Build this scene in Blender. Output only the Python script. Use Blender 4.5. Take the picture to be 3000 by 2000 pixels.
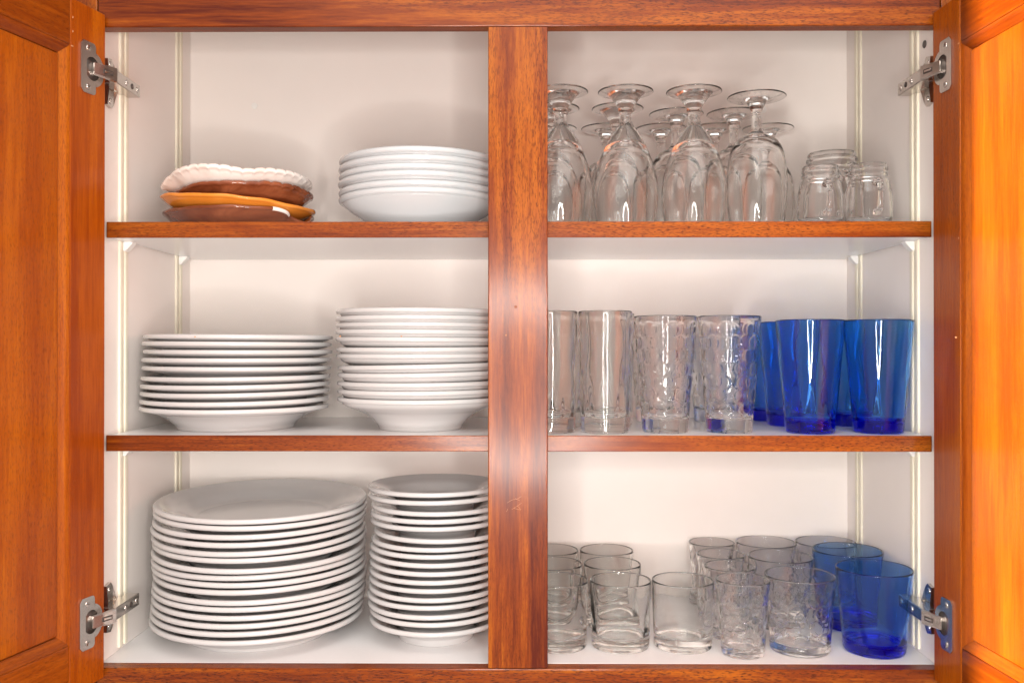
import bpy, bmesh, math, random
from mathutils import Vector, Matrix, noise

random.seed(7)
sc = bpy.context.scene
for o in list(bpy.data.objects):
    bpy.data.objects.remove(o)
C = sc.collection
R = math.radians
PI = math.pi

# ------------------------------------------------------------------ camera
cam_d = bpy.data.cameras.new('camera')
cam = bpy.data.objects.new('camera', cam_d)
C.objects.link(cam)
sc.camera = cam
cam.location = (0, -0.958, 0)
cam.rotation_euler = (R(90 + 0.25), 0, R(0.37))
cam_d.sensor_width = 36
cam_d.lens = 31.8
cam_d.clip_start = 0.02
cam_d.clip_end = 60
cam_d.dof.use_dof = True
cam_d.dof.focus_distance = 0.99
cam_d.dof.aperture_fstop = 7.1

# ------------------------------------------------------------------ world, lamps, exposure
w = bpy.data.worlds.new('World')
sc.world = w
w.use_nodes = True
bg = w.node_tree.nodes['Background']
bg.inputs[0].default_value = (1.0, 0.93, 0.87, 1)
bg.inputs[1].default_value = 0.66

def area(name, loc, target, size, power, col, shape='DISK', size_y=None):
    d = bpy.data.lights.new(name, 'AREA')
    d.shape = shape
    d.size = size
    if size_y: d.size_y = size_y
    d.energy = power
    d.color = col
    o = bpy.data.objects.new(name, d)
    C.objects.link(o)
    o.location = loc
    o.rotation_euler = (Vector(target) - Vector(loc)).to_track_quat('-Z', 'Y').to_euler()
    return o

# the photographer's ring lamp around the lens: only the rim of the disc gives light
ring = area('ring_lamp', (0.0, -0.985, -0.075), (0.0, 0.2, -0.075), 0.385, 13.0, (1.0, 0.95, 0.90))
ring.data.use_nodes = True
nt = ring.data.node_tree
em = nt.nodes['Emission']
gm = nt.nodes.new('ShaderNodeNewGeometry')
sub = nt.nodes.new('ShaderNodeVectorMath'); sub.operation = 'SUBTRACT'; sub.inputs[1].default_value = ring.location
ln = nt.nodes.new('ShaderNodeVectorMath'); ln.operation = 'LENGTH'
gt = nt.nodes.new('ShaderNodeMath'); gt.operation = 'GREATER_THAN'; gt.inputs[1].default_value = 0.163
mu = nt.nodes.new('ShaderNodeMath'); mu.operation = 'MULTIPLY'; mu.inputs[1].default_value = 3.4
nt.links.new(gm.outputs['Position'], sub.inputs[0])
nt.links.new(sub.outputs[0], ln.inputs[0])
nt.links.new(ln.outputs['Value'], gt.inputs[0])
nt.links.new(gt.outputs[0], mu.inputs[0])
nt.links.new(mu.outputs[0], em.inputs['Strength'])
# the kitchen's ceiling lamp, above and behind the camera
area('ceiling_lamp', (0.2, -1.7, 1.7), (0, -0.3, -0.4), 2.6, 46.0, (1.0, 0.95, 0.90))
# the warm lamp at the left of the room that lights the inside of the right door
wd = bpy.data.lights.new('warm_lamp', 'SPOT')
wd.energy = 2000.0
wd.color = (1.0, 0.86, 0.50)
wd.spot_size = R(27)
wd.spot_blend = 0.25
wd.shadow_soft_size = 0.035
wl = bpy.data.objects.new('warm_lamp', wd)
C.objects.link(wl)
wl.location = (-2.2, -1.045, 0.12)
wl.rotation_euler = (Vector((0.46, -0.53, 0.0)) - wl.location).to_track_quat('-Z', 'Y').to_euler()

vs = sc.view_settings
vs.view_transform = 'Standard'
vs.look = 'None'
vs.exposure = 0.02
vs.gamma = 1.0
vs.use_curve_mapping = False
cy = sc.cycles
cy.max_bounces = 44
cy.transmission_bounces = 44
cy.glossy_bounces = 8
cy.diffuse_bounces = 5
cy.transparent_max_bounces = 16
cy.sample_clamp_indirect = 10.0
cy.blur_glossy = 0.4
cy.use_adaptive_sampling = True
cy.adaptive_threshold = 0.025
cy.use_denoising = True
try:
    cy.denoiser = 'OPENIMAGEDENOISE'
except Exception:
    pass

# ------------------------------------------------------------------ materials
def new_mat(name):
    m = bpy.data.materials.new(name)
    m.use_nodes = True
    t = m.node_tree
    return m, t, t.nodes['Principled BSDF'], t.nodes, t.links

def ramp(N, stops):
    r = N.new('ShaderNodeValToRGB')
    e = r.color_ramp.elements
    while len(e) < len(stops): e.new(0.5)
    for k, (p, c) in enumerate(stops):
        e[k].position = p
        e[k].color = (*c, 1) if len(c) == 3 else c
    return r

def wood(name, axis, dark, mid, light, seed=0.0, band=11.0, rough=0.36, pore=0.75):
    m, t, b, N, L = new_mat(name)
    tc = N.new('ShaderNodeTexCoord')
    oi = N.new('ShaderNodeObjectInfo')
    mulr = N.new('ShaderNodeMath'); mulr.operation = 'MULTIPLY'; mulr.inputs[1].default_value = 9.0
    addv = N.new('ShaderNodeVectorMath'); addv.operation = 'ADD'
    L.new(oi.outputs['Random'], mulr.inputs[0])
    L.new(tc.outputs['Object'], addv.inputs[0])
    comb = N.new('ShaderNodeCombineXYZ')
    for k in range(3): L.new(mulr.outputs[0], comb.inputs[k])
    L.new(comb.outputs[0], addv.inputs[1])
    def layer(along, across, detail, dist=0.0, rgh=0.55, off=0.0):
        mp = N.new('ShaderNodeMapping')
        s = [across, across, across]
        s['XYZ'.index(axis)] = along
        mp.inputs['Scale'].default_value = s
        mp.inputs['Location'].default_value = (seed + off, seed * 1.7 + off, seed * 0.3)
        L.new(addv.outputs[0], mp.inputs['Vector'])
        n = N.new('ShaderNodeTexNoise')
        n.inputs['Scale'].default_value = 1.0
        n.inputs['Detail'].default_value = detail
        n.inputs['Roughness'].default_value = rgh
        n.inputs['Distortion'].default_value = dist
        L.new(mp.outputs[0], n.inputs['Vector'])
        return n
    n1 = layer(1.6, band * 3.2, 3.0, 0.5)
    n2 = layer(7.0, 210.0, 5.0, 0.3, 0.65, 3.1)
    n3 = layer(190.0, 1250.0, 2.0, 0.0, 0.5, 7.7)
    n5 = layer(28.0, 420.0, 3.0, 0.2, 0.6, 5.3)
    n4 = layer(2.2, 14.0, 2.0, 0.2, 0.5, 1.3)
    mx = N.new('ShaderNodeMath'); mx.operation = 'MULTIPLY_ADD'
    L.new(n1.outputs['Fac'], mx.inputs[0]); mx.inputs[1].default_value = 0.42
    ml = N.new('ShaderNodeMath'); ml.operation = 'MULTIPLY'; ml.inputs[1].default_value = 0.16
    L.new(n2.outputs['Fac'], ml.inputs[0])
    m5 = N.new('ShaderNodeMath'); m5.operation = 'MULTIPLY_ADD'; m5.inputs[1].default_value = 0.20
    L.new(n5.outputs['Fac'], m5.inputs[0]); L.new(ml.outputs[0], m5.inputs[2])
    m4 = N.new('ShaderNodeMath'); m4.operation = 'MULTIPLY_ADD'; m4.inputs[1].default_value = 0.22
    L.new(n4.outputs['Fac'], m4.inputs[0]); L.new(m5.outputs[0], m4.inputs[2])
    L.new(m4.outputs[0], mx.inputs[2])
    rp = ramp(N, [(0.40, dark), (0.50, mid), (0.595, light)])
    L.new(mx.outputs[0], rp.inputs[0])
    # pores: short dark dashes along the grain
    pr = ramp(N, [(0.52, (0, 0, 0)), (0.62, (1, 1, 1))])
    L.new(n3.outputs['Fac'], pr.inputs[0])
    pz = ramp(N, [(0.36, (0.12, 0.12, 0.12)), (0.62, (1, 1, 1))])   # pores come in drifts
    L.new(n4.outputs['Fac'], pz.inputs[0])
    pm = N.new('ShaderNodeMath'); pm.operation = 'MULTIPLY'
    L.new(pr.outputs[0], pm.inputs[0]); L.new(pz.outputs[0], pm.inputs[1])
    pm2 = N.new('ShaderNodeMath'); pm2.operation = 'MULTIPLY'; pm2.inputs[1].default_value = pore
    L.new(pm.outputs[0], pm2.inputs[0])
    mixc = N.new('ShaderNodeMix'); mixc.data_type = 'RGBA'
    L.new(pm2.outputs[0], mixc.inputs['Factor'])
    L.new(rp.outputs[0], mixc.inputs[6])
    mixc.inputs[7].default_value = (dark[0] * 0.4, dark[1] * 0.4, dark[2] * 0.4, 1)
    # slow change of tone from piece to piece
    hs = N.new('ShaderNodeHueSaturation')
    mr = N.new('ShaderNodeMapRange')
    mr.inputs['To Min'].default_value = 0.9; mr.inputs['To Max'].default_value = 1.1
    L.new(oi.outputs['Random'], mr.inputs['Value'])
    L.new(mr.outputs[0], hs.inputs['Value'])
    L.new(mixc.outputs[2], hs.inputs['Color'])
    L.new(hs.outputs[0], b.inputs['Base Color'])
    rr = N.new('ShaderNodeMapRange')
    rr.inputs['To Min'].default_value = rough - 0.06; rr.inputs['To Max'].default_value = rough + 0.10
    L.new(n2.outputs['Fac'], rr.inputs['Value'])
    L.new(rr.outputs[0], b.inputs['Roughness'])
    b.inputs['Coat Weight'].default_value = 0.36
    b.inputs['Specular IOR Level'].default_value = 0.12
    b.inputs['Coat Roughness'].default_value = 0.19
    bp = N.new('ShaderNodeBump'); bp.inputs['Strength'].default_value = 0.35; bp.inputs['Distance'].default_value = 0.0006
    bs = N.new('ShaderNodeMath'); bs.operation = 'SUBTRACT'
    L.new(n2.outputs['Fac'], bs.inputs[0]); L.new(pm2.outputs[0], bs.inputs[1])
    L.new(bs.outputs[0], bp.inputs['Height'])
    L.new(bp.outputs[0], b.inputs['Normal'])
    return m

def plain(name, col, rough, spec=0.5, metal=0.0, bump=0.0, bscale=60.0, var=0.0, coat=0.0):
    m, t, b, N, L = new_mat(name)
    b.inputs['Roughness'].default_value = rough
    b.inputs['Specular IOR Level'].default_value = spec
    b.inputs['Metallic'].default_value = metal
    b.inputs['Coat Weight'].default_value = coat
    b.inputs['Coat Roughness'].default_value = 0.05
    tc = N.new('ShaderNodeTexCoord')
    n = N.new('ShaderNodeTexNoise')
    n.inputs['Scale'].default_value = bscale
    n.inputs['Detail'].default_value = 4
    L.new(tc.outputs['Object'], n.inputs['Vector'])
    lo = [c * (1 - var) for c in col]; hi = [min(1, c * (1 + var)) for c in col]
    rp = ramp(N, [(0.3, lo), (0.7, hi)])
    L.new(n.outputs['Fac'], rp.inputs[0])
    L.new(rp.outputs[0], b.inputs['Base Color'])
    if bump:
        bp = N.new('ShaderNodeBump'); bp.inputs['Strength'].default_value = bump; bp.inputs['Distance'].default_value = 0.001
        L.new(n.outputs['Fac'], bp.inputs['Height'])
        L.new(bp.outputs[0], b.inputs['Normal'])
    return m

def glaze(name, c1, c2, c3, scale, stretch, rough=0.08):
    m, t, b, N, L = new_mat(name)
    tc = N.new('ShaderNodeTexCoord')
    mp = N.new('ShaderNodeMapping'); mp.inputs['Scale'].default_value = stretch
    L.new(tc.outputs['Object'], mp.inputs['Vector'])
    n = N.new('ShaderNodeTexNoise')
    n.inputs['Scale'].default_value = scale; n.inputs['Detail'].default_value = 5; n.inputs['Distortion'].default_value = 1.2
    L.new(mp.outputs[0], n.inputs['Vector'])
    rp = ramp(N, [(0.32, c1), (0.52, c2), (0.72, c3)])
    L.new(n.outputs['Fac'], rp.inputs[0])
    L.new(rp.outputs[0], b.inputs['Base Color'])
    b.inputs['Roughness'].default_value = rough
    b.inputs['Coat Weight'].default_value = 0.15
    b.inputs['Specular IOR Level'].default_value = 0.35
    b.inputs['Coat Roughness'].default_value = 0.03
    bp = N.new('ShaderNodeBump'); bp.inputs['Strength'].default_value = 0.12; bp.inputs['Distance'].default_value = 0.002
    L.new(n.outputs['Fac'], bp.inputs['Height'])
    L.new(bp.outputs[0], b.inputs['Normal'])
    return m

def glass(name, tint=(1, 1, 1), absorb=None, density=0.0, wave=0.0, ior=1.38):
    m = bpy.data.materials.new(name)
    m.use_nodes = True
    t = m.node_tree; N = t.nodes; L = t.links
    for n in list(N):
        if n.type == 'BSDF_PRINCIPLED': N.remove(n)
    out = [n for n in N if n.type == 'OUTPUT_MATERIAL'][0]
    g = N.new('ShaderNodeBsdfGlass')
    g.inputs['Color'].default_value = (*tint, 1)
    g.inputs['Roughness'].default_value = 0.0
    g.inputs['IOR'].default_value = ior
    L.new(g.outputs[0], out.inputs['Surface'])
    if wave:
        tc = N.new('ShaderNodeTexCoord')
        mp = N.new('ShaderNodeMapping'); mp.inputs['Scale'].default_value = (1, 1, 0.35)
        n = N.new('ShaderNodeTexNoise'); n.inputs['Scale'].default_value = 55; n.inputs['Detail'].default_value = 1
        bp = N.new('ShaderNodeBump'); bp.inputs['Strength'].default_value = wave; bp.inputs['Distance'].default_value = 0.002
        L.new(tc.outputs['Object'], mp.inputs[0]); L.new(mp.outputs[0], n.inputs['Vector'])
        L.new(n.outputs['Fac'], bp.inputs['Height']); L.new(bp.outputs[0], g.inputs['Normal'])
    if absorb:
        v = N.new('ShaderNodeVolumeAbsorption')
        v.inputs['Color'].default_value = (*absorb, 1)
        v.inputs['Density'].default_value = density
        L.new(v.outputs[0], out.inputs['Volume'])
    return m

D_, M_, L_ = (0.085, 0.009, 0.0008), (0.21, 0.037, 0.001), (0.38, 0.097, 0.003)
WOOD_X = wood('mahogany_along_x', 'X', D_, M_, L_)
WOOD_Z = wood('mahogany_along_z', 'Z', D_, M_, L_, seed=3.3)
WOOD_EDGE = wood('mahogany_edging', 'X', (0.10, 0.014, 0.002), (0.21, 0.040, 0.003), (0.33, 0.086, 0.006), seed=5.1, band=20)
DOOR_Z = wood('door_wood_upright', 'Z', (0.21, 0.031, 0.0008), (0.31, 0.060, 0.001), (0.41, 0.098, 0.002), seed=8.2, band=8, pore=0.4)
DOOR_X = wood('door_wood_level', 'X', (0.11, 0.014, 0.001), (0.20, 0.035, 0.001), (0.30, 0.064, 0.002), seed=11.4, band=8, pore=0.4)
MELAMINE = plain('white_melamine', (0.85, 0.785, 0.74), 0.33, bump=0.02, bscale=9, var=0.02)
SHELFWHITE = plain('shelf_melamine', (0.80, 0.79, 0.79), 0.22, bump=0.01, bscale=300, var=0.01)
CREAM = plain('cream_plastic', (0.80, 0.745, 0.61), 0.4, bump=0.02, var=0.03)
CLIP = plain('white_plastic', (0.83, 0.81, 0.78), 0.35, var=0.02)
CHINA = plain('white_china', (0.535, 0.52, 0.515), 0.10, spec=0.55, bump=0.03, bscale=25, var=0.012, coat=0.3)
CHINA_B = plain('cool_white_china', (0.53, 0.54, 0.55), 0.10, spec=0.55, bump=0.03, bscale=25, var=0.012, coat=0.3)
STEEL = plain('nickel_steel', (0.62, 0.58, 0.54), 0.24, metal=1.0, bump=0.03, bscale=500, var=0.05)
STEEL_DARK_AND_SHADE = plain('dark_steel_and_shade', (0.13, 0.11, 0.10), 0.35, metal=0.8, var=0.1)  # dark screw metal; also the painted shade of slots and holes
STEEL_BRIGHT = plain('bright_steel', (0.72, 0.68, 0.64), 0.14, metal=1.0, var=0.03)
FILLER = plain('wood_filler', (0.25, 0.07, 0.02), 0.6, var=0.1)
PALE_CHIP = plain('pale_chipped_wood', (0.50, 0.24, 0.11), 0.6, var=0.1)
G_WHITE = glaze('cream_pink_glaze', (0.70, 0.55, 0.48), (0.80, 0.70, 0.64), (0.84, 0.78, 0.74), 14, (1, 1, 2))
G_BROWN = glaze('brown_glaze', (0.11, 0.026, 0.010), (0.21, 0.056, 0.022), (0.33, 0.105, 0.045), 22, (1, 1, 3))
G_ORANGE = glaze('amber_glaze', (0.62, 0.19, 0.02), (0.70, 0.23, 0.03), (0.74, 0.28, 0.05), 12, (1, 1, 2))
G_BROWN_B = glaze('dark_brown_glaze', (0.12, 0.028, 0.011), (0.18, 0.048, 0.018), (0.25, 0.075, 0.03), 18, (1, 1, 3))
GLASS = glass('clear_glass', (1, 1, 1))
GLASS_GREEN = glass('faint_green_glass', (0.997, 1.0, 0.997))
GLASS_GOBLET = glass('goblet_glass', (1, 1, 0.998))
BLUE = glass('cobalt_glass', (0.94, 0.98, 1), absorb=(0.0, 0.63, 0.992), density=370.0, ior=1.45)
BLUE_PALE = glass('thin_cobalt_glass', (0.94, 0.98, 1), absorb=(0.0, 0.50, 0.99), density=350.0, ior=1.45)

# ------------------------------------------------------------------ object helpers
def link(name, me, m, parent=None, loc=None):
    o = bpy.data.objects.new(name, me)
    C.objects.link(o)
    if m and not me.materials: me.materials.append(m)
    if parent:
        o.parent = parent
        if loc is None:
            o.matrix_parent_inverse = Matrix.Translation(-Vector(parent['base'])) if 'base' in parent else Matrix.Identity(4)
    if loc is not None: o.location = loc
    return o

def tag(o, label, cat=None, group=None):
    o['label'] = label
    if cat: o['category'] = cat
    if group: o['group'] = group
    return o

def empty(name, loc):
    o = bpy.data.objects.new(name, None)
    o.empty_display_size = 0.02
    C.objects.link(o)
    o.location = loc
    return o

def bm_mesh(name, bm, smooth=False, angle=None):
    me = bpy.data.meshes.new(name)
    bmesh.ops.recalc_face_normals(bm, faces=bm.faces)
    bm.to_mesh(me); bm.free()
    if smooth:
        me.shade_smooth()
        if angle:
            # flat sides stay flat: only the small bevels are shaded smooth
            me.set_sharp_from_angle(angle=R(angle))
            for p in me.polygons:
                if max(abs(c) for c in p.normal) > 0.9995: p.use_smooth = False
    return me

def box_bm(x0, x1, y0, y1, z0, z1, bev=0.0, segs=2, bm=None):
    b = bmesh.new()
    vs_ = [b.verts.new((x, y, z)) for x in (x0, x1) for y in (y0, y1) for z in (z0, z1)]
    for f in ((0, 1, 3, 2), (4, 6, 7, 5), (0, 4, 5, 1), (2, 3, 7, 6), (0, 2, 6, 4), (1, 5, 7, 3)):
        b.faces.new([vs_[k] for k in f])
    if bev:
        bmesh.ops.bevel(b, geom=list(b.edges), offset=bev, segments=segs, profile=0.5, affect='EDGES')
    return b

def box(name, x0, x1, y0, y1, z0, z1, m, parent=None, bev=0.0008, loc=None):
    b = box_bm(min(x0, x1), max(x0, x1), min(y0, y1), max(y0, y1), min(z0, z1), max(z0, z1), bev)
    return link(name, bm_mesh(name, b, True, 30), m, parent, loc)

def fillet(pts, n=4):
    """polyline of (r, z, radius) -> dense points with rounded corners and support points"""
    out = []
    P = [Vector((p[0], p[1])) for p in pts]
    for k, p in enumerate(pts):
        rad = p[2] if len(p) > 2 else 0
        if k in (0, len(pts) - 1) or rad <= 0:
            out.append(P[k]); continue
        a = (P[k - 1] - P[k]); c = (P[k + 1] - P[k])
        la, lc = a.length, c.length
        a.normalize(); c.normalize()
        ang = a.angle(c)
        if ang > PI - 0.02:
            out.append(P[k]); continue
        d = min(rad / math.tan(ang / 2), la * 0.48, lc * 0.48)
        p0, p1 = P[k] + a * d, P[k] + c * d
        s = d * 0.25
        if la > d * 2 + s: out.append(p0 + a * s)
        for q in range(n + 1):
            t = q / n
            out.append(p0 * (1 - t) ** 2 + P[k] * 2 * t * (1 - t) + p1 * t * t)
        if lc > d * 2 + s: out.append(p1 + c * s)
    return [(v.x, v.y) for v in out]

def spline(pts, n=6):
    out = []
    P = [Vector(p) for p in pts]
    for k in range(len(P) - 1):
        p0 = P[max(k - 1, 0)]; p1 = P[k]; p2 = P[k + 1]; p3 = P[min(k + 2, len(P) - 1)]
        for q in range(n):
            t = q / n
            v = 0.5 * ((2 * p1) + (p2 - p0) * t + (2 * p0 - 5 * p1 + 4 * p2 - p3) * t * t + (3 * p1 - p0 - 3 * p2 + p3) * t ** 3)
            out.append((max(v.x, 0), v.y))
    out.append(tuple(P[-1]))
    return out

def lathe(name, prof, segs=64, disp=None):
    """prof runs from the axis under the bottom, up the outside, over the rim and down the inside"""
    verts, faces, rings = [], [], []
    for i, (r, z) in enumerate(prof):
        if r < 1e-6:
            rings.append([len(verts)]); verts.append((0, 0, z))
        else:
            rg = []
            for j in range(segs):
                a = 2 * PI * j / segs
                rr = r + (disp(i, r, z, a) if disp else 0)
                rg.append(len(verts)); verts.append((rr * math.cos(a), rr * math.sin(a), z))
            rings.append(rg)
    for i in range(len(rings) - 1):
        A, B = rings[i], rings[i + 1]
        for j in range(segs):
            k = (j + 1) % segs
            if len(A) == 1 and len(B) == 1: break
            if len(A) == 1: faces.append((A[0], B[k], B[j]))
            elif len(B) == 1: faces.append((A[j], A[k], B[0]))
            else: faces.append((A[j], A[k], B[k], B[j]))
    me = bpy.data.meshes.new(name)
    me.from_pydata(verts, [], faces)
    me.shade_smooth()
    me.update()
    return me

def tube_bm(path, rad, segs=10, caps=True, squash=1.0):
    b = bmesh.new()
    rings = []
    up = Vector((0, 0, 1))
    for k, p in enumerate(path):
        p = Vector(p)
        t = (Vector(path[min(k + 1, len(path) - 1)]) - Vector(path[max(k - 1, 0)])).normalized()
        s = t.cross(up)
        if s.length < 1e-3: s = t.cross(Vector((0, 1, 0)))
        s.normalize(); u = s.cross(t)
        rr = rad[k] if isinstance(rad, (list, tuple)) else rad
        rings.append([b.verts.new(p + s * math.cos(2 * PI * j / segs) * rr * squash + u * math.sin(2 * PI * j / segs) * rr) for j in range(segs)])
    for k in range(len(rings) - 1):
        for j in range(segs):
            b.faces.new((rings[k][j], rings[k][(j + 1) % segs], rings[k + 1][(j + 1) % segs], rings[k + 1][j]))
    if caps:
        b.faces.new(rings[0]); b.faces.new(rings[-1])
    return b

# ------------------------------------------------------------------ the cabinet
WX = 0.440                     # half the inner width
ZF, ZC = -0.3358, 0.530        # inner floor; ceiling out of view, raised to brighten the upper bay
YB = 0.254                     # face of the back panel
BASE = (0, 0.12, -0.42)
cab = empty('kitchen_cabinet', BASE)
cab['base'] = BASE
tag(cab, 'open mahogany wall cabinet with white inside, two doors swung open', 'cabinet')

back = box('back_panel', -WX - 0.017, WX + 0.017, YB, YB + 0.012, ZF - 0.016, ZC + 0.016, MELAMINE, cab)
bottom = box('bottom_panel', -WX - 0.0172, WX + 0.0172, 0.0005, YB - 0.0003, ZF - 0.018, ZF, SHELFWHITE, cab)
top = box('top_panel', -WX - 0.0172, WX + 0.0172, 0.0005, YB - 0.0003, ZC, ZC + 0.018, MELAMINE, cab)

def strip_mesh(z0, z1, sx):
    # a slotted shelf track: two raised lips with a groove between them; local y along the cabinet depth
    b = bmesh.new()
    outl = [(0, 0), (0.0024, 0.0), (0.0028, 0.0016), (0.0028, 0.0056), (0.0024, 0.0072), (0.0008, 0.0074),
            (0.0008, 0.0126), (0.0024, 0.0128), (0.0028, 0.0144), (0.0028, 0.0184), (0.0024, 0.02), (0, 0.02)]
    lo = [b.verts.new((sx * x, y, z0)) for x, y in outl]
    hi = [b.verts.new((sx * x, y, z1)) for x, y in outl]
    n = len(outl)
    for k in range(n): b.faces.new((lo[k], lo[(k + 1) % n], hi[(k + 1) % n], hi[k]))
    b.faces.new(lo); b.faces.new(hi)
    return bm_mesh('shelf_track', b)

for s in (-1, 1):
    sp = box('side_panel', s * WX, s * (WX + 0.018), 0.0008, YB - 0.0006, ZF + 0.0002, ZC - 0.0002, MELAMINE, cab)
    for y in (0.0355, 0.2000):
        o = link('shelf_track', strip_mesh(ZF + 0.004, ZC - 0.001, -s), CREAM, None)
        o.parent = sp
        o.location = Vector((s * (WX + 0.0002), y, 0))
        o.matrix_parent_inverse = Matrix.Identity(4)
    if s > 0:
        hd = lathe('wall_screw', fillet([(0, 0), (0.0042, 0), (0.004, 0.0009, 0.0004), (0, 0.0013)]), 24)
        o = link('wall_screw', hd, STEEL_DARK_AND_SHADE, None)
        o.parent = sp; o.location = (WX - 0.0, 0.0215, 0.3253); o.rotation_euler = (0, R(-90), 0)
# round white caps over the fixing screws in the back panel
for x, z in ((-0.354, 0.3215), (0.329, 0.3156)):
    o = link('screw_cap', lathe('screw_cap', fillet([(0, 0), (0.0042, 0), (0.004, 0.0009, 0.0004), (0, 0.0013)]), 24), CLIP, None)
    o.parent = back; o.matrix_parent_inverse = Matrix.Identity(4)
    o.location = (x, YB + 0.0002, z); o.rotation_euler = (R(90), 0, 0)

# face frame: rails and the post between the two openings
FY0, FY1 = -0.0175, -0.0005
top_rail = box('top_rail', -0.4385, 0.4385, FY0, FY1, 0.3320, 0.548, WOOD_X, cab, 0.0012)
bottom_rail = box('bottom_rail', -0.4385, 0.4385, FY0, FY1, -0.42, -0.3354, WOOD_X, cab, 0.0012)
post = box('center_post', -0.0309, 0.0311, FY0 - 0.0008, FY1, -0.3349, 0.3315, WOOD_Z, cab, 0.0012)
for s in (-1, 1):
    box('side_stile', s * 0.4412, s * 0.475, FY0 + 0.004, FY1 - 0.0002, -0.42, 0.548, WOOD_Z, cab, 0.0012)
# filled nail hole and old scratches on the post
fh = link('filled_nail_hole', lathe('filled_nail_hole', fillet([(0, 0), (0.0017, 0), (0.0015, 0.0005, 0.0002), (0, 0.0006)]), 10), FILLER, None)
fh.parent = post; fh.matrix_parent_inverse = Matrix.Identity(4)
fh.location = (-0.0022, FY0 - 0.0008, 0.0401); fh.rotation_euler = (R(90), 0, R(20)); fh.scale = (1.1, 0.8, 1)
for pts in ([(-.0113, -.1535), (-.006, -.1505), (0, -.1492), (.0035, -.147)], [(-.003, -.149), (.002, -.1512)],
            [(-.0065, -.1605), (-.001, -.1572), (.004, -.1535)], [(-.004, -.1592), (.0025, -.1608)], [(-.0005, -.1565), (.0032, -.1607)],
            [(-.0118, -.163), (-.0105, -.1597)]):
    b = tube_bm([(x, FY0 - 0.00078, z - 0.0096) for x, z in pts], 0.00013, 6)
    o = link('scratch', bm_mesh('scratch', b), PALE_CHIP, None)
    o.parent = post

# ------------------------------------------------------------------ doors
DW, DT = 0.440, 0.018
DZ0, DZ1 = -0.3444, 0.3437
def door(side, phi):
    hinge = Vector((side * 0.4290, -0.021, 0))
    u = Vector((side * math.sin(phi), -math.cos(phi), 0))
    root = empty('door', (0, 0, 0))
    root.parent = cab
    root.matrix_parent_inverse = Matrix.Translation(-Vector(BASE))
    root.location = hinge
    root.rotation_euler = (0, 0, math.atan2(u.y, u.x))
    q = side                       # body lies on the +y side for the right door, on -y for the left
    def dbox(name, u0, u1, n0, n1, z0, z1, m, bev=0.0012):
        ys = sorted((q * n0, q * n1))
        return box(name, u0, u1, ys[0], ys[1], z0, z1, m, root, bev)
    sw, rt, rb = 0.0500, 0.2968, -0.2951
    dbox('stile', 0, sw, 0, DT, DZ0, DZ1, DOOR_Z)
    dbox('stile', DW - sw, DW, 0, DT, DZ0, DZ1, DOOR_Z)
    dbox('rail', sw + 0.0003, DW - sw - 0.0003, 0.0004, DT, rt, DZ1, DOOR_X)
    dbox('rail', sw + 0.0003, DW - sw - 0.0003, 0.0004, DT, DZ0, rb, DOOR_X)
    # cove moulding: a wedge that falls from the frame to the groove round the panel
    def cove(a, b_, inw, m):
        b = bmesh.new()
        prof = [(0.0002, 0.0010), (0.0030, 0.0012), (0.0052, 0.0030), (0.0088, 0.0052), (0.0105, 0.0062), (0.0105, 0.013), (0.0002, 0.013)]
        rows = []
        for end, sg in ((a, 1), (b_, -1)):
            row = []
            for d, n in prof:
                if inw[0]:   # upright moulding: runs in z, inward along u
                    row.append(b.verts.new((end[0] + inw[0] * d, q * n, end[1] + sg * d)))
                else:
                    row.append(b.verts.new((end[0] + sg * d, q * n, end[1] + inw[1] * d)))
            rows.append(row)
        n = len(prof)
        for k in range(n): b.faces.new((rows[0][k], rows[0][(k + 1) % n], rows[1][(k + 1) % n], rows[1][k]))
        b.faces.new(rows[0]); b.faces.new(rows[1])
        return link('moulding', bm_mesh('moulding', b, True, 40), m, root)
    cove((sw, rb), (sw, rt), (1, 0), DOOR_Z)
    cove((DW - sw, rb), (DW - sw, rt), (-1, 0), DOOR_Z)
    cove((sw, rt), (DW - sw, rt), (0, -1), DOOR_X)
    cove((sw, rb), (DW - sw, rb), (0, 1), DOOR_X)
    dbox('panel', sw + 0.0118, DW - sw - 0.0118, 0.0035, 0.014, rb + 0.0118, rt - 0.0118, DOOR_Z, 0.0018)
    dbox('panel_back', sw + 0.001, DW - sw - 0.001, 0.0142, 0.017, rb + 0.001, rt - 0.001, DOOR_Z, 0)
    return root, hinge, u
dl, hl, ul = door(-1, R(14.2))
dr, hr, ur = door(1, R(4.0))
tag(dl, 'left door, dimmer and swung wider open')
tag(dr, 'right door, its panel lit bright orange')

# small chips of bare wood along the left door's mouldings
def door_chip(root, q, uu, z, su, sz):
    o = link('chip', bm_mesh('chip', box_bm(uu - su, uu + su, -0.0004 if q > 0 else -0.0004, 0.0006, z - sz, z + sz, 0.0003, 1)), PALE_CHIP, root)
    o.matrix_parent_inverse = Matrix.Identity(4)
door_chip(dl, -1, 0.0088, 0.2890, 0.0010, 0.0021)
door_chip(dl, -1, 0.0472, 0.3105, 0.0004, 0.0011)
door_chip(dl, -1, 0.0472, 0.3245, 0.0004, 0.0011)
door_chip(dl, -1, 0.0480, 0.2958, 0.0014, 0.0006)
door_chip(dr, 1, 0.0478, 0.1052, 0.0005, 0.0009)
door_chip(dr, 1, 0.0482, 0.2958, 0.0012, 0.0006)

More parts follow.
